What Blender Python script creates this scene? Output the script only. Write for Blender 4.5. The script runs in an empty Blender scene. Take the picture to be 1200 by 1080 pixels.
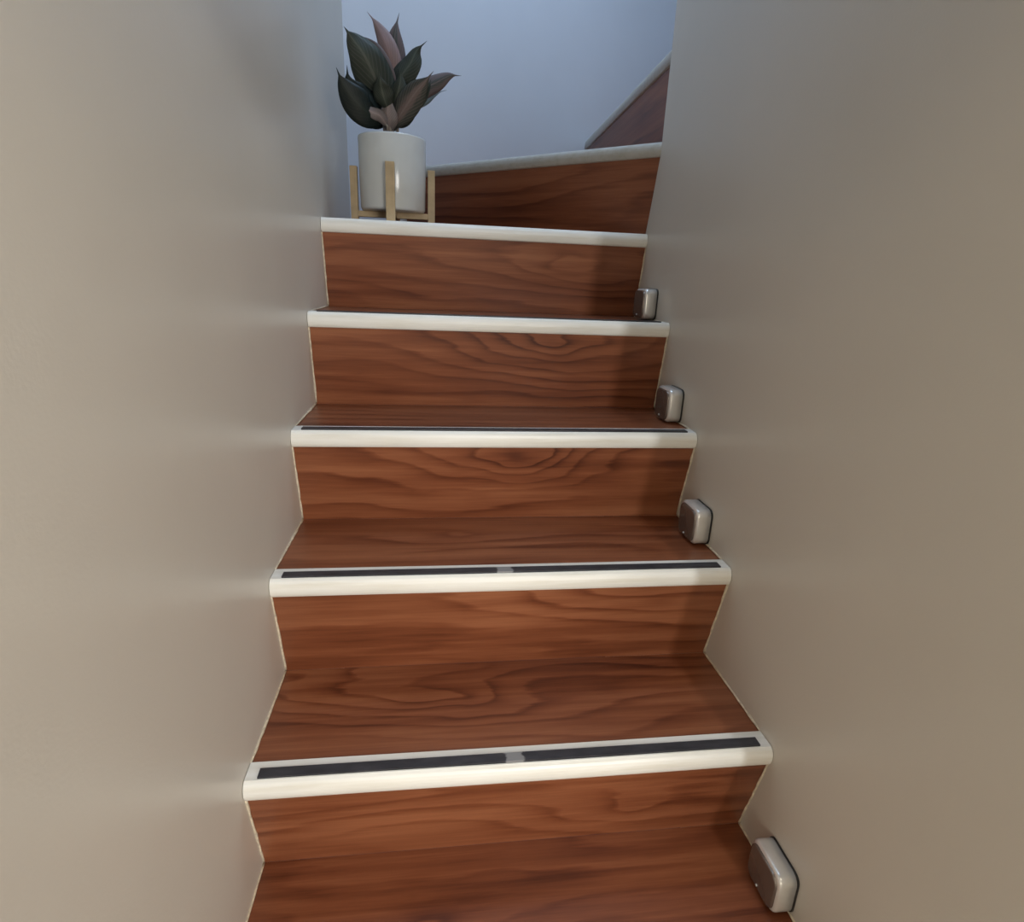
import bpy, bmesh, math, random
from mathutils import Vector, Matrix, noise

K = 0.9                      # calibrated stair units -> metres
random.seed(7)
scene = bpy.context.scene
C = scene.collection

# ------------------------------------------------------------------ camera
def make_camera():
    yaw, pitch, roll, f = 0.1351, -0.3042, 0.0415, 685.08
    fw = Vector((math.sin(yaw)*math.cos(pitch), math.cos(yaw)*math.cos(pitch), math.sin(pitch)))
    r = Vector((math.cos(yaw), -math.sin(yaw), 0)); u = r.cross(fw)
    r2 = r*math.cos(roll) + u*math.sin(roll); u2 = -r*math.sin(roll) + u*math.cos(roll)
    cam = bpy.data.cameras.new('camera'); o = bpy.data.objects.new('camera', cam); C.objects.link(o)
    cam.sensor_fit = 'HORIZONTAL'; cam.sensor_width = 36; cam.lens = f/1200*36
    cam.clip_start = 0.02
    m = Matrix((r2, u2, -fw)).transposed().to_4x4()
    m.translation = Vector((0.2875, -0.4938, 0.9512))*K
    o.matrix_world = m
    scene.camera = o
make_camera()

# ------------------------------------------------------------------ world, lights, exposure
w = bpy.data.worlds.new('world'); scene.world = w; w.use_nodes = True
w.node_tree.nodes['Background'].inputs[0].default_value = (0.5, 0.6, 0.8, 1)
w.node_tree.nodes['Background'].inputs[1].default_value = 0.05
scene.view_settings.view_transform = 'Standard'; scene.view_settings.look = 'None'
scene.view_settings.gamma = 1; scene.view_settings.use_curve_mapping = False
scene.view_settings.exposure = 0.0

def area(name, loc, target, sx, sy, power, col):
    l = bpy.data.lights.new(name, 'AREA'); l.shape = 'RECTANGLE'; l.size = sx*K; l.size_y = sy*K
    l.energy = power; l.color = col
    o = bpy.data.objects.new(name, l); C.objects.link(o); o.location = Vector(loc)*K
    d = (Vector(target)-Vector(loc)); o.rotation_euler = d.to_track_quat('-Z', 'Y').to_euler()
    return o
# hall lamp behind the photographer, three added soft fills without fixtures, and daylight falling down the upper landing
area('hall_lamp', (1.11, -3.2, 2.1), (0.5, 0.5, 0.9), 0.07, 0.30, 40, (0.95, 0.98, 1.0))
area('hall_right_fill', (1.85, -3.3, 1.05), (0.2, 0.6, 0.5), 1.0, 1.1, 44, (1.0, 0.955, 0.90))  # added soft fill, no real window; brightens the left stair wall
area('hall_left_fill', (-0.7, -3.3, 0.95), (0.7, 0.5, 0.5), 0.9, 1.0, 14, (1.0, 0.93, 0.79))  # added fill from hall left; lifts the right wall and softens shadows
area('hall_overhead_fill', (0.6, -1.5, 2.35), (0.35, 0.6, 0.3), 1.2, 0.8, 6, (1.0, 0.90, 0.76))  # added warm fill from above the hall, no fixture
area('landing_daylight', (0.75, 1.0, 2.95), (0.45, 1.95, 1.7), 0.7, 0.5, 19, (0.56, 0.74, 1.0))

# ------------------------------------------------------------------ materials
def newmat(name):
    m = bpy.data.materials.new(name); m.use_nodes = True
    nt = m.node_tree; b = nt.nodes['Principled BSDF']
    return m, nt, b
def N(nt, t, **kw):
    n = nt.nodes.new(t)
    for k, v in kw.items(): setattr(n, k, v)
    return n
def math_node(nt, op, a, b=None):
    n = N(nt, 'ShaderNodeMath', operation=op)
    for i, x in enumerate((a, b)):
        if x is None: continue
        if isinstance(x, (int, float)): n.inputs[i].default_value = x
        else: nt.links.new(x, n.inputs[i])
    return n.outputs[0]
def ramp(nt, fac, stops):
    r = N(nt, 'ShaderNodeValToRGB'); e = r.color_ramp.elements
    while len(e) < len(stops): e.new(0.5)
    for el, (p, c) in zip(e, stops): el.position = p; el.color = (*c, 1)
    nt.links.new(fac, r.inputs[0]); return r.outputs[0]
def simple(name, col, rough=0.5, metal=0.0, var=0.06, scale=30, bump=0.0, spec=0.5):
    m, nt, b = newmat(name)
    tc = N(nt, 'ShaderNodeTexCoord'); no = N(nt, 'ShaderNodeTexNoise'); no.inputs['Scale'].default_value = scale
    no.inputs['Detail'].default_value = 4
    nt.links.new(tc.outputs['Object'], no.inputs['Vector'])
    lo = tuple(max(0, c*(1-var)) for c in col); hi = tuple(min(1, c*(1+var)) for c in col)
    nt.links.new(ramp(nt, no.outputs['Fac'], [(0.3, lo), (0.7, hi)]), b.inputs['Base Color'])
    b.inputs['Roughness'].default_value = rough; b.inputs['Metallic'].default_value = metal
    b.inputs['Specular IOR Level'].default_value = spec
    if bump:
        bp = N(nt, 'ShaderNodeBump'); bp.inputs['Strength'].default_value = bump; bp.inputs['Distance'].default_value = 0.002
        nt.links.new(no.outputs['Fac'], bp.inputs['Height']); nt.links.new(bp.outputs[0], b.inputs['Normal'])
    return m

def wood_material():
    m, nt, b = newmat('cherry_laminate'); L = nt.links.new
    uv = N(nt, 'ShaderNodeUVMap'); uv.uv_map = 'UVMap'
    sep = N(nt, 'ShaderNodeSeparateXYZ'); L(uv.outputs[0], sep.inputs[0]); U, V = sep.outputs[0], sep.outputs[1]
    def vec(su, sv, ou=0.0):
        c = N(nt, 'ShaderNodeCombineXYZ')
        L(math_node(nt, 'MULTIPLY', U, su), c.inputs[0]); L(math_node(nt, 'MULTIPLY', V, sv), c.inputs[1]); c.inputs[2].default_value = ou
        return c.outputs[0]
    def nz(v, scale=1.0, detail=3.0, rough=0.5, dist=0.0):
        n = N(nt, 'ShaderNodeTexNoise'); n.inputs['Scale'].default_value = scale; n.inputs['Detail'].default_value = detail
        n.inputs['Roughness'].default_value = rough; n.inputs['Distortion'].default_value = dist
        L(v, n.inputs['Vector']); return n.outputs['Fac']
    def oattr(nm):
        a = N(nt, 'ShaderNodeAttribute'); a.attribute_type = 'OBJECT'; a.attribute_name = nm; return a.outputs['Fac']
    seed = oattr('grain_seed')
    def svec(su, sv, k):
        c = N(nt, 'ShaderNodeCombineXYZ')
        L(math_node(nt, 'MULTIPLY', U, su), c.inputs[0]); L(math_node(nt, 'MULTIPLY', V, sv), c.inputs[1])
        L(math_node(nt, 'ADD', math_node(nt, 'MULTIPLY', seed, k), k), c.inputs[2]); return c.outputs[0]
    def knot(a, b2, c, su, sv):
        du = math_node(nt, 'MULTIPLY', math_node(nt, 'SUBTRACT', U, oattr(a)), su); dv = math_node(nt, 'MULTIPLY', math_node(nt, 'SUBTRACT', V, oattr(b2)), sv)
        dv = math_node(nt, 'ADD', dv, math_node(nt, 'MULTIPLY', math_node(nt, 'SUBTRACT', nz(svec(6, 16, 4.3), 1, 1.5), 0.5), 1.5))
        du = math_node(nt, 'ADD', du, math_node(nt, 'MULTIPLY', math_node(nt, 'SUBTRACT', nz(svec(4, 9, 6.1), 1, 1.5), 0.5), 2.0))
        r = math_node(nt, 'SQRT', math_node(nt, 'ADD', 0.12, math_node(nt, 'ADD', math_node(nt, 'MULTIPLY', du, du), math_node(nt, 'MULTIPLY', dv, dv))))
        return math_node(nt, 'MULTIPLY', math_node(nt, 'EXPONENT', math_node(nt, 'MULTIPLY', r, -1.0)), oattr(c))
    # growth-ring height field: slow warp plus one knot per board bends the straight grain into cathedrals and eyes
    warp = nz(svec(1.6, 7.0, 1.3), 1.0, 1.5, 0.4)
    h = math_node(nt, 'ADD', math_node(nt, 'MULTIPLY', V, 14.0), math_node(nt, 'MULTIPLY', warp, 3.6))
    kt = knot('knot_u', 'knot_v', 'knot_size', 6.5, 27.0)
    h = math_node(nt, 'ADD', h, kt)
    h = math_node(nt, 'ADD', h, math_node(nt, 'MULTIPLY', nz(svec(5, 70, 2.1), 1, 3, 0.5), 0.42))
    saw = math_node(nt, 'FRACT', math_node(nt, 'MULTIPLY', h, 1.55))
    edge = math_node(nt, 'MINIMUM', 1.0, math_node(nt, 'MULTIPLY', math_node(nt, 'SUBTRACT', 1.0, saw), 7.0))
    line = math_node(nt, 'MULTIPLY', math_node(nt, 'POWER', saw, 3.0), edge)
    fibre = nz(svec(12, 380, 0.7), 1, 4, 0.65)
    streak = nz(svec(1.8, 48, 0.9), 1, 4, 0.62)
    tone = nz(svec(1.6, 9, 1.9), 1, 2, 0.5)
    f = math_node(nt, 'ADD', math_node(nt, 'MULTIPLY', streak, 0.70), math_node(nt, 'MULTIPLY', tone, 0.50))
    f = math_node(nt, 'ADD', f, math_node(nt, 'MULTIPLY', math_node(nt, 'SUBTRACT', fibre, 0.5), 0.22))
    mod = nz(svec(2.6, 11, 3.1), 1, 2)                             # ring lines fade in and out
    mod = math_node(nt, 'MAXIMUM', 0.0, math_node(nt, 'SUBTRACT', math_node(nt, 'MULTIPLY', mod, 2.4), 0.70))
    mod = math_node(nt, 'ADD', mod, math_node(nt, 'MULTIPLY', kt, 0.35))
    f = math_node(nt, 'SUBTRACT', f, math_node(nt, 'MULTIPLY', math_node(nt, 'MULTIPLY', line, mod), 0.46))
    col = ramp(nt, f, [(0.16, WOOD[0]), (0.36, WOOD[1]), (0.54, WOOD[2]), (0.74, WOOD[3])])
    L(col, b.inputs['Base Color'])
    rr = math_node(nt, 'ADD', math_node(nt, 'MULTIPLY', fibre, 0.10), 0.30)
    L(rr, b.inputs['Roughness']); b.inputs['Specular IOR Level'].default_value = 0.45
    bp = N(nt, 'ShaderNodeBump'); bp.inputs['Strength'].default_value = 0.12; bp.inputs['Distance'].default_value = 0.0005
    L(fibre, bp.inputs['Height']); L(bp.outputs[0], b.inputs['Normal'])
    return m
WOOD = [(0.058, 0.015, 0.006), (0.125, 0.035, 0.014), (0.200, 0.063, 0.026), (0.29, 0.107, 0.048)]
wood = wood_material()

def wall_material(name, col):
    m, nt, b = newmat(name); L = nt.links.new
    tc = N(nt, 'ShaderNodeTexCoord')
    n1 = N(nt, 'ShaderNodeTexNoise'); n1.inputs['Scale'].default_value = 2.5; n1.inputs['Detail'].default_value = 3
    n2 = N(nt, 'ShaderNodeTexNoise'); n2.inputs['Scale'].default_value = 260; n2.inputs['Detail'].default_value = 2
    L(tc.outputs['Object'], n1.inputs['Vector']); L(tc.outputs['Object'], n2.inputs['Vector'])
    L(ramp(nt, n1.outputs['Fac'], [(0.3, tuple(c*0.96 for c in col)), (0.7, tuple(c*1.03 for c in col))]), b.inputs['Base Color'])
    b.inputs['Roughness'].default_value = 0.34; b.inputs['Specular IOR Level'].default_value = 0.5
    bp = N(nt, 'ShaderNodeBump'); bp.inputs['Strength'].default_value = 0.12; bp.inputs['Distance'].default_value = 0.001
    bp2 = N(nt, 'ShaderNodeBump'); bp2.inputs['Strength'].default_value = 0.25; bp2.inputs['Distance'].default_value = 0.01
    L(n2.outputs['Fac'], bp.inputs['Height']); L(n1.outputs['Fac'], bp2.inputs['Height'])
    L(bp2.outputs[0], bp.inputs['Normal']); L(bp.outputs[0], b.inputs['Normal'])
    return m
paint = wall_material('satin_wall_paint', (0.585, 0.545, 0.475))
paint_end = wall_material('pale_wall_paint', (0.66, 0.69, 0.74))
ceiling_m = wall_material('ceiling_paint', (0.72, 0.71, 0.68))
floor_m = simple('hall_floor_tile', (0.35, 0.30, 0.26), 0.35)

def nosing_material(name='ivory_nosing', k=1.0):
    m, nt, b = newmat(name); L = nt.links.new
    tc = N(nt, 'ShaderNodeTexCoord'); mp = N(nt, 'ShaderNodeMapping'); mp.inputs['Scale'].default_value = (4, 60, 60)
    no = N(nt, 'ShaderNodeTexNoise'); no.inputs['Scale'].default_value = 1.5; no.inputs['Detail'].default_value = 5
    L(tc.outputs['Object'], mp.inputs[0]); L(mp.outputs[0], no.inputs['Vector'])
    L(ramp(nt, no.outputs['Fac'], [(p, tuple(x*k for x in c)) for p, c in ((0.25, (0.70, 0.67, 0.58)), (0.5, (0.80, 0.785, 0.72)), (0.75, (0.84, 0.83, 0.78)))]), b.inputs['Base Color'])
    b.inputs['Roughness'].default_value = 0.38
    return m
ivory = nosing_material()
grey_trim = nosing_material('darker_nosing', 0.56)  # ivory colours scaled darker for the two winder nosings
def grip_material(x0):
    m, nt, b = newmat('charcoal_grip_strip'); L = nt.links.new
    tc = N(nt, 'ShaderNodeTexCoord'); sp = N(nt, 'ShaderNodeSeparateXYZ'); L(tc.outputs['Object'], sp.inputs[0])
    no = N(nt, 'ShaderNodeTexNoise'); no.inputs['Scale'].default_value = 90; no.inputs['Detail'].default_value = 4
    mp = N(nt, 'ShaderNodeMapping'); mp.inputs['Scale'].default_value = (0.35, 1, 1)
    L(tc.outputs['Object'], mp.inputs[0]); L(mp.outputs[0], no.inputs['Vector'])
    d = math_node(nt, 'ABSOLUTE', math_node(nt, 'SUBTRACT', sp.outputs[0], x0*K))
    k = math_node(nt, 'SUBTRACT', 1.0, math_node(nt, 'DIVIDE', d, 0.015))
    k = math_node(nt, 'ADD', math_node(nt, 'MULTIPLY', k, 3.0), math_node(nt, 'MULTIPLY', math_node(nt, 'SUBTRACT', no.outputs['Fac'], 0.55), 4.0))
    k = math_node(nt, 'MINIMUM', math_node(nt, 'MAXIMUM', k, 0.0), 0.55)
    base = ramp(nt, no.outputs['Fac'], [(0.3, (0.022, 0.022, 0.026)), (0.7, (0.045, 0.044, 0.05))])
    mx = N(nt, 'ShaderNodeMixRGB'); L(k, mx.inputs[0]); L(base, mx.inputs[1]); mx.inputs[2].default_value = (0.42, 0.42, 0.42, 1)
    L(mx.outputs[0], b.inputs['Base Color']); b.inputs['Roughness'].default_value = 0.5
    return m
caulk_m = simple('old_caulk', (0.62, 0.54, 0.40), 0.6, var=0.25, scale=120)
silver = simple('satin_silver', (0.76, 0.745, 0.71), 0.25, metal=0.4, var=0.04, scale=60)
panel_m = simple('grey_brown_front_panel', (0.24, 0.205, 0.18), 0.25, metal=0.6, var=0.05)
black = simple('black_plastic', (0.012, 0.011, 0.010), 0.45)
lens_m = simple('white_plastic', (0.8, 0.8, 0.78), 0.2)
ceramic = simple('glazed_white_ceramic', (0.66, 0.69, 0.68), 0.16, var=0.02)
beech = simple('pale_beech', (0.50, 0.38, 0.22), 0.5, var=0.12, scale=40)
soil_m = simple('dark_soil', (0.03, 0.02, 0.014), 0.9, var=0.4, scale=120, bump=1)

def leaf_material(name, mid, edge, vein, mixw):
    m, nt, b = newmat(name); L = nt.links.new
    uv = N(nt, 'ShaderNodeUVMap'); uv.uv_map = 'UVMap'
    sp = N(nt, 'ShaderNodeSeparateXYZ'); L(uv.outputs[0], sp.inputs[0])
    across = math_node(nt, 'ABSOLUTE', math_node(nt, 'SUBTRACT', sp.outputs[0], 0.5))     # 0 at the midrib, .5 at the margin
    no = N(nt, 'ShaderNodeTexNoise'); no.inputs['Scale'].default_value = 5; no.inputs['Detail'].default_value = 5
    L(uv.outputs[0], no.inputs['Vector'])
    e = math_node(nt, 'ADD', math_node(nt, 'MULTIPLY', across, 1.6), math_node(nt, 'MULTIPLY', no.outputs['Fac'], 0.5))
    base = ramp(nt, e, [(max(0.02, mixw-0.1), mid), (min(0.98, mixw+0.1), edge)])
    # side veins rake forward from the midrib
    vv = math_node(nt, 'SUBTRACT', math_node(nt, 'MULTIPLY', sp.outputs[1], 13.0), math_node(nt, 'MULTIPLY', across, 9.0))
    vn = math_node(nt, 'POWER', math_node(nt, 'ABSOLUTE', math_node(nt, 'SINE', math_node(nt, 'MULTIPLY', vv, 3.14159))), 14.0)
    rib = math_node(nt, 'LESS_THAN', across, 0.035)
    vm = math_node(nt, 'MINIMUM', math_node(nt, 'ADD', math_node(nt, 'MULTIPLY', vn, 0.45), math_node(nt, 'MULTIPLY', rib, 0.8)), 1.0)
    mx = N(nt, 'ShaderNodeMixRGB'); L(vm, mx.inputs[0]); L(base, mx.inputs[1]); mx.inputs[2].default_value = (*vein, 1)
    L(mx.outputs[0], b.inputs['Base Color']); b.inputs['Roughness'].default_value = 0.55; b.inputs['Specular IOR Level'].default_value = 0.35
    return m
LM = {
 'green': leaf_material('dark_green_leaf', (0.050, 0.066, 0.048), (0.036, 0.046, 0.036), (0.105, 0.115, 0.095), 0.45),
 'dark': leaf_material('black_green_leaf', (0.014, 0.022, 0.018), (0.009, 0.015, 0.013), (0.022, 0.032, 0.026), 0.5),
 'rose_edge': leaf_material('rose_green_leaf', (0.075, 0.085, 0.078), (0.145, 0.115, 0.118), (0.18, 0.145, 0.145), 0.55),
 'pink': leaf_material('dusty_pink_leaf', (0.31, 0.215, 0.21), (0.26, 0.185, 0.18), (0.36, 0.26, 0.26), 0.5),
 'palepink': leaf_material('pale_pink_leaf', (0.26, 0.205, 0.195), (0.19, 0.16, 0.15), (0.33, 0.28, 0.27), 0.5),
 'brown': leaf_material('brown_rose_leaf', (0.165, 0.125, 0.115), (0.055, 0.062, 0.052), (0.22, 0.17, 0.16), 0.55),
 'greygreen': leaf_material('grey_green_leaf', (0.15, 0.19, 0.18), (0.12, 0.15, 0.145), (0.22, 0.25, 0.24), 0.5),
}
stem_m = simple('pale_stem', (0.34, 0.29, 0.24), 0.5, var=0.15)

# ------------------------------------------------------------------ helpers
def tag(o, label=None, cat=None, group=None, kind=None):
    for k, v in (('label', label), ('category', cat), ('group', group), ('kind', kind)):
        if v: o[k] = v
    return o
def empty(name, loc, label, cat, group=None):
    o = bpy.data.objects.new(name, None); C.objects.link(o); o.location = Vector(loc)*K; o.empty_display_size = 0.05
    o['origin'] = [float(c) for c in loc]
    return tag(o, label, cat, group)
def build(name, verts, faces, mat, parent=None, origin=(0, 0, 0), uvs=None, smooth=False, bevel=0.0, mods=()):
    """verts in calibrated world units; origin = world position of the object's own origin"""
    og = Vector(origin)
    me = bpy.data.meshes.new(name)
    me.from_pydata([tuple((Vector(v)-og)*K) for v in verts], [], faces)
    bm = bmesh.new(); bm.from_mesh(me)
    if uvs is None:
        bmesh.ops.recalc_face_normals(bm, faces=bm.faces)
    if bevel:
        bmesh.ops.bevel(bm, geom=list(bm.edges), offset=bevel*K, segments=2, affect='EDGES', profile=0.6)
    bm.to_mesh(me); bm.free()
    if uvs is not None:
        ul = me.uv_layers.new(name='UVMap')
        for lp in me.loops: ul.data[lp.index].uv = uvs[lp.vertex_index]
    me.materials.append(mat)
    if smooth:
        for p in me.polygons: p.use_smooth = True
    o = bpy.data.objects.new(name, me); C.objects.link(o)
    if parent:
        o.parent = parent
        # parent's world origin
        p, base = parent, Vector((0, 0, 0))
        while p: base += p.location; p = p.parent
        o.location = og*K - base
    else: o.location = og*K
    return o
def prism(poly, z0, z1):
    n = len(poly)
    vs = [(x, y, z0) for x, y in poly] + [(x, y, z1) for x, y in poly]
    fs = [tuple(range(n-1, -1, -1)), tuple(range(n, 2*n))] + [(i, (i+1) % n, n+(i+1) % n, n+i) for i in range(n)]
    return vs, fs
def box(x0, x1, y0, y1, z0, z1): return prism([(x0, y0), (x1, y0), (x1, y1), (x0, y1)], z0, z1)
def struct(name, vs, fs, mat):
    o = build(name, vs, fs, mat); o['kind'] = 'structure'; return o
def board(name, vs, fs, parent, origin, ufn, bevel=0.0):
    """wooden board: UVs in metres, grain along u"""
    og = Vector(origin); me = bpy.data.meshes.new(name)
    me.from_pydata([tuple((Vector(v)-og)*K) for v in vs], [], fs)
    bm = bmesh.new(); bm.from_mesh(me); bmesh.ops.recalc_face_normals(bm, faces=bm.faces)
    ul = bm.loops.layers.uv.new('UVMap')
    for f in bm.faces:
        for lp in f.loops: lp[ul].uv = ufn[0](lp.vert.co/K + og)
    bm.to_mesh(me); bm.free(); me.materials.append(wood)
    o = bpy.data.objects.new(name, me); C.objects.link(o)
    o['grain_seed'] = float(ufn[1]); o['knot_u'], o['knot_v'], o['knot_size'] = [float(c) for c in ufn[2]]
    o.parent = parent; base = Vector((0, 0, 0)); p = parent
    while p: base += p.location; p = p.parent
    o.location = og*K - base
    return o
def tube(pts, rad, seg=6, jitter=0.0):
    vs, fs = [], []
    n = len(pts)
    for i, p in enumerate(pts):
        p = Vector(p); t = (Vector(pts[min(i+1, n-1)])-Vector(pts[max(i-1, 0)])).normalized()
        a = t.cross(Vector((0.3, 0.2, 1)) if abs(t.z) < 0.9 else Vector((1, 0.1, 0))).normalized(); b2 = t.cross(a)
        r = (rad[i] if isinstance(rad, (list, tuple)) else rad)*(1+random.uniform(-jitter, jitter))
        for k in range(seg):
            an = 2*math.pi*k/seg; vs.append(tuple(p+a*math.cos(an)*r+b2*math.sin(an)*r))
    for i in range(n-1):
        for k in range(seg): fs.append((i*seg+k, i*seg+(k+1) % seg, (i+1)*seg+(k+1) % seg, (i+1)*seg+k))
    fs.append(tuple(range(seg-1, -1, -1))); fs.append(tuple(range((n-1)*seg, n*seg)))
    return vs, fs

# ------------------------------------------------------------------ stair data (calibrated)
W = 0.85
YN = [0.0, 0.2305, 0.4465, 0.6695, 0.8969, 1.1224]          # nosing front edges
ZN = [-0.0025, 0.2125, 0.4339, 0.6429, 0.8592, 1.0749]      # tread levels
SK = [0.0, -0.0009, 0.0, 0.0004, 0.001, 0.0004]             # slight skew of each front edge at the left end
YR = [0.05, 0.284, 0.5042, 0.7232, 0.9416, 1.170]            # riser faces, steps 0..5
Z6, Z7 = 1.2910, 1.5050
PV = Vector((0.85, 1.090, 0))                                # the wall end that the winders turn about
D6 = Vector((-0.7253, 0.6884, 0)).normalized(); N6 = Vector((0.6884, 0.7253, 0)).normalized()
def back_y(x): return 1.68 + 0.544*x
NH, ND, OV, LIP = 0.0335, 0.047, 0.050, 0.010

# ------------------------------------------------------------------ shell
Hc = 3.3
vs, fs = box(-0.12, 0.0, -0.34, 1.745, -0.25, Hc); 
vs = [(x, (y if y < 1 else 1.68+0.544*x), z) for x, y, z in vs]
struct('wall_left', vs, fs, paint)
# right wall: extruded side profile, its far end is the post the winders turn about
prof = [(-0.21, -0.25), (1.19, -0.25), (1.19, 1.045), (1.147, 1.075), (1.118, 1.17), (1.092, 1.262), (1.090, 1.60), (1.085, Hc), (-0.21, Hc)]
n = len(prof)
vs = [(W, y, z) for y, z in prof] + [(W+0.10, y, z) for y, z in prof]
fs = [tuple(range(n)), tuple(range(2*n-1, n-1, -1))] + [(i, n+i, n+(i+1) % n, (i+1) % n) for i in range(n)]
wr = struct('wall_right', vs, fs, paint)
ang = math.atan(0.544); Lb = 2.13/math.cos(ang)
vs, fs = box(0, Lb, 0, 0.12, -0.25, Hc)
wb = struct('wall_back', vs, fs, paint_end); wb.location = Vector((-0.12, back_y(-0.12), 0))*K; wb.rotation_euler = (0, 0, ang)
vs, fs = box(W+0.10, 2.0, 0.98, 1.08, 1.2, Hc); struct('wall_landing_near', vs, fs, paint)
vs, fs = box(2.0, 2.1, 0.98, 2.95, 1.2, Hc); struct('wall_landing_side', vs, fs, paint_end)
vs, fs = box(-0.12, 2.1, -0.21, 2.95, Hc, Hc+0.1); struct('ceiling', vs, fs, ceiling_m)
# hall behind the photographer
vs, fs = box(-0.12, W+0.10, -0.34, -0.21, 1.43, Hc); struct('trim_shade_header', vs, fs, paint)  # unseen; underside set low to keep hall light off the upper winders
vs, fs = box(-1.2, -0.12, -0.34, -0.21, -0.25, Hc); struct('wall_hall_left_return', vs, fs, paint)
vs, fs = box(W, 2.4, -0.34, -0.21, -0.25, Hc); struct('wall_hall_right_return', vs, fs, paint)
vs, fs = box(-1.3, -1.2, -4.2, -0.21, -0.25, 2.6); struct('wall_hall_left', vs, fs, paint)
vs, fs = box(2.4, 2.5, -4.2, -0.21, -0.25, 2.6); struct('wall_hall_right', vs, fs, paint)
vs, fs = box(-1.3, 2.5, -4.3, -4.2, -0.25, 2.6); struct('wall_hall_front', vs, fs, paint)
vs, fs = box(-1.3, 2.5, -4.3, -0.34, 2.6, 2.7); struct('ceiling_hall', vs, fs, ceiling_m)
vs, fs = box(-1.3, 2.5, -4.3, 0.05, -0.33, -0.25); struct('floor', vs, fs, floor_m)

# ------------------------------------------------------------------ steps
def nosing_profile():
    """(depth back from the front edge, height from the tread line) of the trim section"""
    top = 0.0010
    pts = [(0.0085, -NH), (0.0045, -NH+0.0015), (0.0020, -NH+0.006), (0.0004, -NH+0.012), (0.0, -0.0165), (0.0006, -0.011), (0.0022, -0.0062), (0.0048, -0.0025), (0.0080, -0.0002), (0.0095, top)]
    pts += [(0.0115, top), (0.0118, -0.001), (0.0305, -0.001), (0.0310, top), (0.045, top), (ND, -0.001), (ND, -0.004), (0.012, -0.004), (0.0115, -NH)]
    return pts
def sweep_nosing(p0, p1, behind, z, parent, origin, mat=None):
    """p0 -> p1 = front edge in plan; solid ends close the grip groove"""
    prof = nosing_profile(); solid = [((d, h) if not (0.0116 < d < 0.0308 and h > -0.003) else (d, 0.0010)) for d, h in prof]
    p0, p1 = Vector(p0), Vector(p1); Lx = (p1-p0).length; t = (p1-p0)/Lx
    st = [(0, solid), (0.018, solid), (0.0181, prof)]
    nm = 14
    st += [(0.0181+(Lx-0.0362)*i/nm, prof) for i in range(1, nm)] + [(Lx-0.0181, prof), (Lx-0.018, solid), (Lx, solid)]
    vs, fs = [], []; m = len(prof)
    for s, pr in st:
        wob = 0.0004*math.sin(s*9+z*31)
        for d, h in pr:
            q = p0+t*s+behind*(d+wob); vs.append((q.x, q.y, z+h))
    for i in range(len(st)-1):
        for k in range(m): fs.append((i*m+k, i*m+(k+1) % m, (i+1)*m+(k+1) % m, (i+1)*m+k))
    fs.append(tuple(range(m-1, -1, -1))); fs.append(tuple(range((len(st)-1)*m, len(st)*m)))
    no = build('nosing', vs, fs, mat or ivory, parent, origin)
    a, b = p0+t*0.0185, p0+t*(Lx-0.0185)
    c = [a+behind*0.0123, b+behind*0.0123, b+behind*0.0300, a+behind*0.0300]
    v2, f2 = prism([(q.x, q.y) for q in c], z-0.0009, z+(0.0036 if z < 1.0 else 0.0005))
    build('grip_strip', v2, f2, GRIP, no, origin)
    return no
def caulk(path, parent, origin, name='caulk_bead', r=0.0027):
    pts = []
    for a, b in zip(path[:-1], path[1:]):
        a, b = Vector(a), Vector(b); n = max(2, int((b-a).length/0.012))
        for i in range(n): pts.append(tuple(a+(b-a)*i/n + Vector((0, random.uniform(-1, 1)*0.0006, random.uniform(-1, 1)*0.0006))))
    pts.append(tuple(path[-1]))
    vs, fs = tube(pts, [r*(0.75+0.5*noise.noise(Vector(p)*40)) for p in pts], 5, 0.22)
    return build(name, vs, fs, caulk_m, parent, origin, smooth=True)

STEP_LABELS = [
 'lowest wooden stair step, its tread filling the bottom edge of the photo',
 'wooden stair step with the widest, nearest cream nosing and a broad black grip strip',
 'wooden stair step second up, with cream nosing and a thin line of black grip strip',
 'wooden stair step with cream nosing just above the middle, large oval grain on its riser',
 'wooden stair step with cream nosing directly beneath the one that carries the potted plant',
 'straight-edged top step with cream nosing that the white potted plant stands on',
 'angled winder step with dark riser and greyish nosing right of the potted plant',
 'topmost winder step, a dark triangular riser with steep grey nosing at upper right']
def grain(seed, knot=(5.0, 5.0, 0.0), ax=None):
    """UV = metres along / across the board, plus the knot of that board (u, v, size)"""
    if ax is None: fn = lambda p: (p.x*K, (p.y*0.9+p.z)*K)
    else: fn = lambda p: (Vector((p.x, p.y, 0)).dot(ax)*K, (p.z+0.9*Vector((p.x, p.y, 0)).dot(Vector((-ax.y, ax.x, 0))))*K)
    return fn, seed, knot
SEED = [3.0, 8.0, 14.0, 21.0, 27.0, 33.0, 41.0, 47.0]
def kn(x, y, z, s): return (x*K, (y*0.9+z)*K, s)
NO = (5.0, 5.0, 0.0)
KNOT = [(NO, kn(0.30, 0.16, 0.0, 2.2)), (kn(0.62, 0.284, 0.06, 1.6), kn(0.27, 0.41, 0.2125, 3.2)),
        (kn(0.70, 0.504, 0.36, 1.6), kn(0.36, 0.63, 0.4339, 1.4)), (kn(0.45, 0.723, 0.545, 3.6), NO),
        (kn(0.59, 0.9416, 0.775, 3.4), NO), (kn(0.66, 1.17, 0.95, 2.0), NO)]
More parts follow.
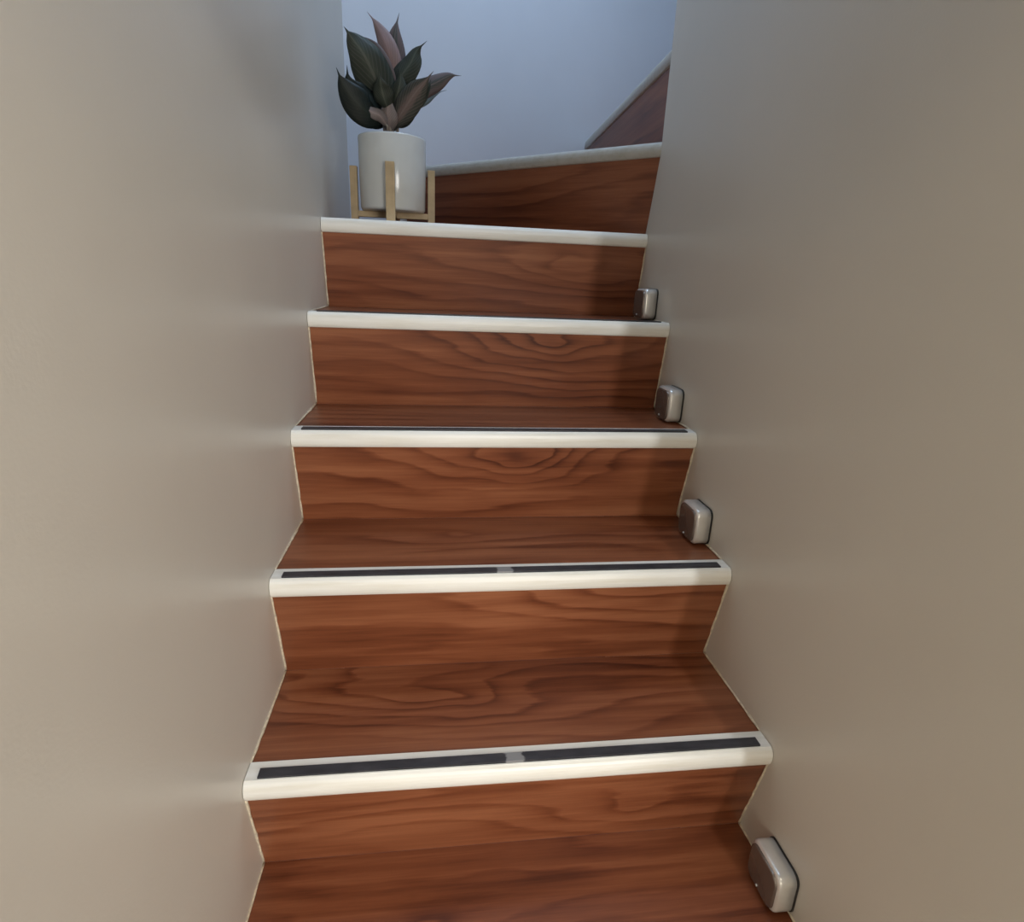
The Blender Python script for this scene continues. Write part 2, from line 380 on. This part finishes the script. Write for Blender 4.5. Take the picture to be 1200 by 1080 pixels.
for i in range(6):
    y, z = YN[i], ZN[i]; zb = ZN[i-1] if i else -0.25
    og = (W/2, y, z)
    GRIP = grip_material(-0.012 if i in (1, 2) else -3.0)
    st = empty('stair_step', og, STEP_LABELS[i], 'stair step', 'steps of the wooden staircase')
    yf = YR[i]                                                 # this step's riser face

    vs, fs = box(0.0012, W-0.0012, 0, 0.014, zb-0.0018, z-0.0305)      # raked riser: its foot is set back, its head meets the trim
    vs = [(q[0], q[1]+(yf if q[2] < z-0.1 else y+LIP), q[2]) for q in vs]
    board('riser', vs, fs, st, og, grain(SEED[i], KNOT[i][0]))
    if i < 5:
        yb = YR[i+1]
        vs, fs = box(0.0012, W-0.0012, y+0.011, yb-0.0002, z-0.030, z-0.002); board('tread', vs, fs, st, og, grain(SEED[i]+1.7, KNOT[i][1]))
    else:
        q0 = PV+N6*OV; q1 = q0+D6*1.2
        # riser-6 line meets the back wall
        t = 0
        while (q0+D6*t).y < back_y((q0+D6*t).x): t += 0.002
        q1 = q0+D6*(t-0.003); qa = q0+D6*0.05
        poly = [(0.0012, y+0.011), (W-0.0012, y+0.011), (W-0.0012, (q0+D6*0.048).y), (q1.x, q1.y), (0.0012, back_y(0.0012)-0.001)]
        vs, fs = prism(poly, z-0.030, z-0.002); board('tread', vs, fs, st, og, grain(SEED[i]+1.7))
    sweep_nosing((0.001, y+SK[i]*-1, 0), (W-0.001, y, 0), Vector((0, 1, 0)), z, st, og)
    for xx in (0.0008, W-0.0008):
        b0 = (xx, yf-0.001, zb+0.002); b1 = (xx, y+LIP-0.001, z-NH)
        caulk([b0, b1], st, og)
        if i < 5: caulk([(xx, y+ND, z), (xx, YR[i+1]-0.002, z)], st, og)


# winder six
def rake(vs, off, z): return [(q[0]+off.x, q[1]+off.y, q[2]) if q[2] > z-0.1 else q for q in vs]
og = (PV.x, PV.y, Z6); GRIP = grip_material(-0.5)
st = empty('stair_step', og, STEP_LABELS[6], 'stair step', 'steps of the wooden staircase')
def run_to_back(p, d):
    t = 0
    while (p+d*t).y < back_y((p+d*t).x): t += 0.001
    return t
t6 = run_to_back(PV, D6); e6 = PV+D6*t6
r0 = PV+N6*OV+D6*0.004; r1 = PV+N6*OV+D6*(run_to_back(PV+N6*OV, D6)); 
rb = PV+N6*(OV+0.014); c = [r0, r1-D6*0.001, rb+D6*(run_to_back(rb, D6)-0.001), r0+N6*0.014]
ax6 = -D6
vs, fs = prism([(q.x, q.y) for q in c], ZN[5]-0.002, Z6-0.0305); vs = rake(vs, N6*(LIP-OV), Z6); board('riser', vs, fs, st, og, grain(SEED[6], ax=ax6))
P7 = Vector((0.858, 1.094, 0)); D7 = (Vector((0.900, 2.17, 0))-P7).normalized(); N7 = Vector((D7.y, -D7.x, 0))
t7 = run_to_back(P7, D7); e7 = P7+D7*t7
s0 = PV+N6*0.011+D6*0.004; s1 = PV+N6*0.011+D6*(run_to_back(PV+N6*0.011, D6)-0.001)
s2 = e7+N7*(OV+0.012); s2.y = back_y(s2.x)-0.001; s3 = P7+N7*(OV+0.012)+D7*0.012
vs, fs = prism([(q.x, q.y) for q in (s0, s3, s2, s1)], Z6-0.030, Z6-0.002); board('tread', vs, fs, st, og, grain(SEED[6]+1.7, ax=ax6))
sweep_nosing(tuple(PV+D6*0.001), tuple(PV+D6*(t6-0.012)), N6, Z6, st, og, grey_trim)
caulk([tuple(r1-N6*0.002+Vector((0, 0, ZN[5]+0.004))), tuple(r1-N6*0.002+Vector((0, 0, Z6-NH)))], st, og)
# winder seven
og = (P7.x, P7.y, Z7)
st = empty('stair_step', og, STEP_LABELS[7], 'stair step', 'steps of the wooden staircase')
r0 = P7+N7*OV; r1 = P7+N7*OV+D7*(t7+0.02); r1.y = back_y(r1.x)-0.001
r1b = r1+N7*0.014; r1b.y = back_y(r1b.x)-0.001
vs, fs = prism([(q.x, q.y) for q in (r0, r1, r1b, r0+N7*0.014)], Z6-0.002, Z7-0.0305); vs = rake(vs, N7*(LIP-OV), Z7); board('riser', vs, fs, st, og, grain(SEED[7], ax=D7))
a0 = P7+N7*0.011; a1 = P7+N7*0.011+D7*(t7-0.001)
poly = [(a0.x, a0.y), (a1.x, a1.y), (1.99, back_y(1.99)-0.001), (1.99, 1.095), (0.96, 1.095)]
vs, fs = prism(poly, Z7-0.030, Z7-0.002); board('tread', vs, fs, st, og, grain(SEED[7]+1.7, ax=D7))
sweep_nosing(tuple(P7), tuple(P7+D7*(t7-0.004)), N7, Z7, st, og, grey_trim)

# ------------------------------------------------------------------ step lights on the right wall
def rounded_box(x0, x1, y0, y1, z0, z1, rc, re):
    """plate facing -x: corners rounded by rc in the wall plane, front edge domed by re"""
    cy, cz = (y0+y1)/2, (z0+z1)/2; hy, hz = (y1-y0)/2, (z1-z0)/2
    rings = []; seg = 5
    def ring(x, inset):
        r = max(rc-inset*0.6, 0.003); out = []
        for qx, (sy, sz) in enumerate(((1, 1), (-1, 1), (-1, -1), (1, -1))):
            for k in range(seg+1):
                a = (qx*90+90*k/seg)*math.pi/180
                out.append((x, cy+sy*(hy-inset-r)+math.cos(a)*r, cz+sz*(hz-inset-r)+math.sin(a)*r))
        return out
    rings.append(ring(x1, 0)); 
    for k in range(6):
        a = k/5*math.pi/2; rings.append(ring(x0+re-math.sin(a)*re, (1-math.cos(a))*re*1.15))
    m = len(rings[0]); vs = [p for r in rings for p in r]; fs = []
    for i in range(len(rings)-1):
        for k in range(m): fs.append((i*m+k, i*m+(k+1) % m, (i+1)*m+(k+1) % m, (i+1)*m+k))
    fs.append(tuple(range(m-1, -1, -1))); fs.append(tuple(range((len(rings)-1)*m, len(rings)*m)))
    return vs, fs
LIGHTS = [
 (0.113, -0.0025, 0.0, 'silver rounded square step light low on the right wall beside the lowest tread'),
 (0.553, 0.4320, 0.0, 'silver rounded square step light on the right wall, second up from the bottom'),
 (0.766, 0.6410, 0.0, 'silver rounded square step light on the right wall, third up, level with the middle steps'),
 (1.000, 0.8575, 0.0, 'smallest looking silver step light, uppermost on the right wall below the plant step')]
def put(o, parent, og):
    return o
sl = None
for k, (y0, zt, _, lab) in enumerate(LIGHTS):
    og = (W, y0+0.04, zt)
    if k == 0:
        sl = empty('step_light', og, lab, 'wall light', 'silver step lights along the right wall')
        zb, zu = zt+0.003, zt+0.079; y1 = y0+0.082
        vs, fs = rounded_box(W-0.0040, W-0.0005, y0-0.0006, y1+0.0006, zb-0.001, zu+0.0006, 0.014, 0.001); build('back_plate', vs, fs, black, sl, og, smooth=True)
        vs, fs = rounded_box(W-0.034, W-0.0035, y0, y1, zb, zu, 0.015, 0.006); body = build('housing', vs, fs, silver, sl, og, smooth=True)
        vs, fs = rounded_box(W-0.0375, W-0.033, y0+0.0045, y1-0.0035, zb+0.0035, zu-0.0045, 0.016, 0.003); build('front_panel', vs, fs, panel_m, sl, og, smooth=True)['label'] = 'grey brown front panel'
        vs, fs = rounded_box(W-0.0390, W-0.0365, y0+0.0430, y0+0.0475, zb+0.008, zb+0.0125, 0.002, 0.001); build('indicator', vs, fs, lens_m, sl, og, smooth=True)['label'] = 'small white dot'
        first = sl
    else:
        sl = first.copy(); C.objects.link(sl); sl.location = Vector(og)*K; sl['origin'] = list(map(float, og)); sl['label'] = lab
        for ch in list(first.children):
            c2 = ch.copy(); C.objects.link(c2); c2.parent = sl

# ------------------------------------------------------------------ plant stand
PC = Vector((0.1700, 1.280, 0)); ZT = 1.0749-0.0005
og = (PC.x, PC.y, ZT)
sd = empty('plant_stand', og, 'pale wooden four-legged stand holding the white plant pot', 'plant stand')
RL = 0.1035
for ax in ((-1, 0), (1, 0), (0, -1), (0, 1)):
    c = PC+Vector((ax[0], ax[1], 0))*RL; h = 0.0115; d = 0.0095
    hx, hy = (d, h) if ax[0] else (h, d)
    vs, fs = box(c.x-hx, c.x+hx, c.y-hy, c.y+hy, ZT, 1.2185); build('leg', vs, fs, beech, sd, og, bevel=0.0015)
vs, fs = box(PC.x-RL+0.009, PC.x+RL-0.009, PC.y-0.0095, PC.y+0.0095, 1.0935, 1.1085); build('crossbar', vs, fs, beech, sd, og, bevel=0.001)
for s in (-1, 1):
    ya, yb = sorted((PC.y+s*0.0097, PC.y+s*(RL-0.009)))
    vs, fs = box(PC.x-0.0095, PC.x+0.0095, ya, yb, 1.0935, 1.1085); build('crossbar', vs, fs, beech, sd, og, bevel=0.001)

# ------------------------------------------------------------------ potted plant
pp = empty('potted_plant', (PC.x, PC.y, 1.1085), 'leafy plant with dark green and pinkish leaves in a white cylindrical pot', 'plant')
og = (PC.x, PC.y, 1.1085)
prof = [(0.0, 1.1085), (0.078, 1.1085), (0.0835, 1.1105), (0.0865, 1.116), (0.0885, 1.20), (0.0892, 1.286), (0.0885, 1.2895), (0.0865, 1.2905), (0.0845, 1.2890), (0.0838, 1.284), (0.082, 1.26), (0.0, 1.259)]
seg = 64; vs = []; fs = []
for r, zz in prof[1:-1]:
    for k in range(seg): a = 2*math.pi*k/seg; vs.append((PC.x+math.cos(a)*r, PC.y+math.sin(a)*r, zz))
m = len(prof)-2
for i in range(m-1):
    for k in range(seg): fs.append((i*seg+k, i*seg+(k+1) % seg, (i+1)*seg+(k+1) % seg, (i+1)*seg+k))
fs.append(tuple(range(seg-1, -1, -1))); fs.append(tuple(range((m-1)*seg, m*seg)))
build('pot', vs, fs, ceramic, pp, og, smooth=True)
vs = []; fs = []
for j, r in enumerate((0.0, 0.02, 0.04, 0.06, 0.0825)):
    for k in range(32):
        a = 2*math.pi*k/32; vs.append((PC.x+math.cos(a)*r, PC.y+math.sin(a)*r, 1.268+0.004*noise.noise(Vector((math.cos(a)*r*60, math.sin(a)*r*60, 3)))))
for j in range(4):
    for k in range(32): fs.append((j*32+k, j*32+(k+1) % 32, (j+1)*32+(k+1) % 32, (j+1)*32+k))
build('soil', vs, fs, soil_m, pp, og, smooth=True)

# centre line points, half width, twist in degrees, colour
LEAVES = [
    ([(0.1559, 1.275, 1.3475), (0.1425, 1.24, 1.3954), (0.1133, 1.21, 1.4534), (0.0843, 1.2, 1.4876), (0.067, 1.19, 1.507)], 0.0494, 10, 'green'),
    ([(0.16, 1.285, 1.3501), (0.158, 1.27, 1.4187), (0.1334, 1.26, 1.4728), (0.1104, 1.25, 1.4979), (0.0815, 1.24, 1.5125)], 0.0298, -25, 'rose_edge'),
    ([(0.1617, 1.285, 1.3502), (0.1736, 1.28, 1.4311), (0.1631, 1.27, 1.4975), (0.1383, 1.28, 1.5454), (0.1133, 1.29, 1.5758)], 0.0288, 0, 'pink'),
    ([(0.1696, 1.29, 1.3519), (0.1715, 1.29, 1.4394), (0.1631, 1.285, 1.4799), (0.1579, 1.28, 1.5113), (0.1427, 1.28, 1.5348)], 0.0346, 0, 'pink'),
    ([(0.1689, 1.3, 1.3541), (0.1741, 1.3, 1.4424), (0.1785, 1.3, 1.4998), (0.1826, 1.3, 1.5448), (0.1924, 1.31, 1.5877)], 0.0341, 10, 'rose_edge'),
    ([(0.1735, 1.28, 1.3498), (0.1924, 1.26, 1.4213), (0.2221, 1.25, 1.46), (0.2383, 1.25, 1.4889), (0.2638, 1.24, 1.5083)], 0.0338, -10, 'green'),
    ([(0.1725, 1.26, 1.3129), (0.2057, 1.23, 1.352), (0.2354, 1.21, 1.3859), (0.2578, 1.2, 1.407), (0.2804, 1.19, 1.43)], 0.0327, 12, 'brown'),
    ([(0.1838, 1.29, 1.3215), (0.2034, 1.27, 1.3378), (0.2204, 1.26, 1.3543), (0.2339, 1.25, 1.3616), (0.2388, 1.25, 1.3648)], 0.0195, 0, 'green'),
    ([(0.1769, 1.27, 1.3242), (0.2176, 1.25, 1.3576), (0.2505, 1.24, 1.3919), (0.2668, 1.23, 1.4074), (0.2748, 1.23, 1.4248)], 0.0232, -20, 'green'),
    ([(0.1872, 1.33, 1.3622), (0.2351, 1.33, 1.4138), (0.2892, 1.33, 1.4445), (0.323, 1.33, 1.4618), (0.3542, 1.33, 1.4641)], 0.0245, 10, 'rose_edge'),
    ([(0.1864, 1.34, 1.3492), (0.2275, 1.35, 1.394), (0.2617, 1.36, 1.4157), (0.2858, 1.36, 1.4266), (0.3153, 1.37, 1.4374)], 0.0207, -20, 'greygreen'),
    ([(0.1524, 1.25, 1.3241), (0.1134, 1.2, 1.333), (0.083, 1.18, 1.3564), (0.0617, 1.17, 1.3846), (0.0498, 1.16, 1.4125)], 0.0394, 0, 'dark'),
    ([(0.1478, 1.27, 1.3341), (0.1201, 1.23, 1.3518), (0.089, 1.21, 1.3726), (0.0729, 1.2, 1.3962), (0.0699, 1.2, 1.4297)], 0.0382, 10, 'dark'),
    ([(0.1527, 1.29, 1.3329), (0.1313, 1.27, 1.3271), (0.1078, 1.25, 1.3327), (0.084, 1.24, 1.3431), (0.0639, 1.23, 1.3535)], 0.0202, 0, 'dark'),
    ([(0.161, 1.24, 1.3109), (0.1456, 1.22, 1.3285), (0.1248, 1.21, 1.3347), (0.1105, 1.2, 1.3384), (0.0983, 1.2, 1.3431)], 0.0152, 0, 'palepink'),
    ([(0.1628, 1.255, 1.3009), (0.1635, 1.24, 1.3226), (0.1638, 1.235, 1.3446), (0.1674, 1.235, 1.3648), (0.1765, 1.23, 1.3868)], 0.0254, 0, 'palepink'),
    ([(0.1719, 1.265, 1.3035), (0.1784, 1.25, 1.3288), (0.1823, 1.245, 1.3482), (0.1924, 1.245, 1.3719), (0.1993, 1.24, 1.3882)], 0.0185, 20, 'brown'),
    ([(0.1635, 1.24, 1.3515), (0.1561, 1.22, 1.3688), (0.1512, 1.21, 1.3882), (0.1494, 1.2, 1.4018), (0.1469, 1.2, 1.4234)], 0.0267, 0, 'green'),
    ([(0.1718, 1.26, 1.3568), (0.1865, 1.24, 1.3816), (0.1935, 1.235, 1.4006), (0.197, 1.235, 1.4204), (0.1942, 1.235, 1.4424)], 0.0232, 0, 'green'),
]
def bez(pts, t):
    pts = [Vector(p) for p in pts]; n = len(pts)-1                # Catmull-Rom through the points
    s = t*n; i = min(int(s), n-1); u = s-i
    p1, p2 = pts[i], pts[i+1]; p0 = pts[i-1] if i else p1*2-p2; p3 = pts[i+2] if i+2 <= n else p2*2-p1
    return 0.5*((2*p1)+(p2-p0)*u+(2*p0-5*p1+4*p2-p3)*u*u+(-p0+3*p1-3*p2+p3)*u*u*u)
def leaf_w(t):
    """rounded blade that draws out into a thin tip"""
    s = max(0.0, math.sin(math.pi*min(1, (t/0.87))**0.75))**0.85 if t < 0.87 else 0
    tip = 0.17*max(0, (1-t)/0.35) if t > 0.65 else 0.06+0.2*t
    return max(s*(1-0.15*t), min(tip, 0.17)) if t < 0.995 else 0.004
for li, (pts, hw, tw, mk) in enumerate(LEAVES):
    nl, nw = 22, 6; vs, fs, uv = [], [], []
    for i in range(nl+1):
        t = i/nl; p = bez(pts, t); tg = (bez(pts, min(1, t+0.02))-bez(pts, max(0, t-0.02))).normalized()
        face = Vector((-0.15, -1, 0.12)); side = tg.cross(face).normalized(); nrm = side.cross(tg).normalized()
        side = Matrix.Rotation(math.radians(tw), 3, tg) @ side; nrm = Matrix.Rotation(math.radians(tw), 3, tg) @ nrm
        wd = hw*leaf_w(t)
        for j in range(nw+1):
            a = (j/nw-0.5)*2
            wav = 0.05*math.sin(t*15+li+a*1.5)*abs(a)
            q = p+side*a*wd+nrm*(-wd*(0.28*abs(a)**1.2)+wd*wav)
            q = q+nrm*0.0005; vs.append(tuple(q)); uv.append((j/nw, t))
    nv = len(vs)
    for i in range(nl):
        for j in range(nw):
            a0 = i*(nw+1)+j; fs.append((a0, a0+1, a0+nw+2, a0+nw+1))
    o = build('leaf', vs, fs, LM[mk], pp, og, uvs=uv, smooth=True)
    sm = o.modifiers.new('thickness', 'SOLIDIFY'); sm.thickness = 0.0008; sm.offset = 0
    b = Vector(pts[0]); g = Vector((PC.x+(b.x-PC.x)*0.35+random.uniform(-0.012, 0.012), 1.28+(b.y-1.28)*0.3+random.uniform(-0.01, 0.01), 1.266))
    mid = (b+g)/2+Vector(((b.x-PC.x)*0.1, 0, 0)); d0 = (bez(pts, 0.06)-b)
    vs, fs = tube([tuple(g), tuple(mid), tuple(b), tuple(b+d0)], [0.0042, 0.0036, 0.0030, 0.0016], 7)
    build('stem', vs, fs, stem_m, pp, og, smooth=True)
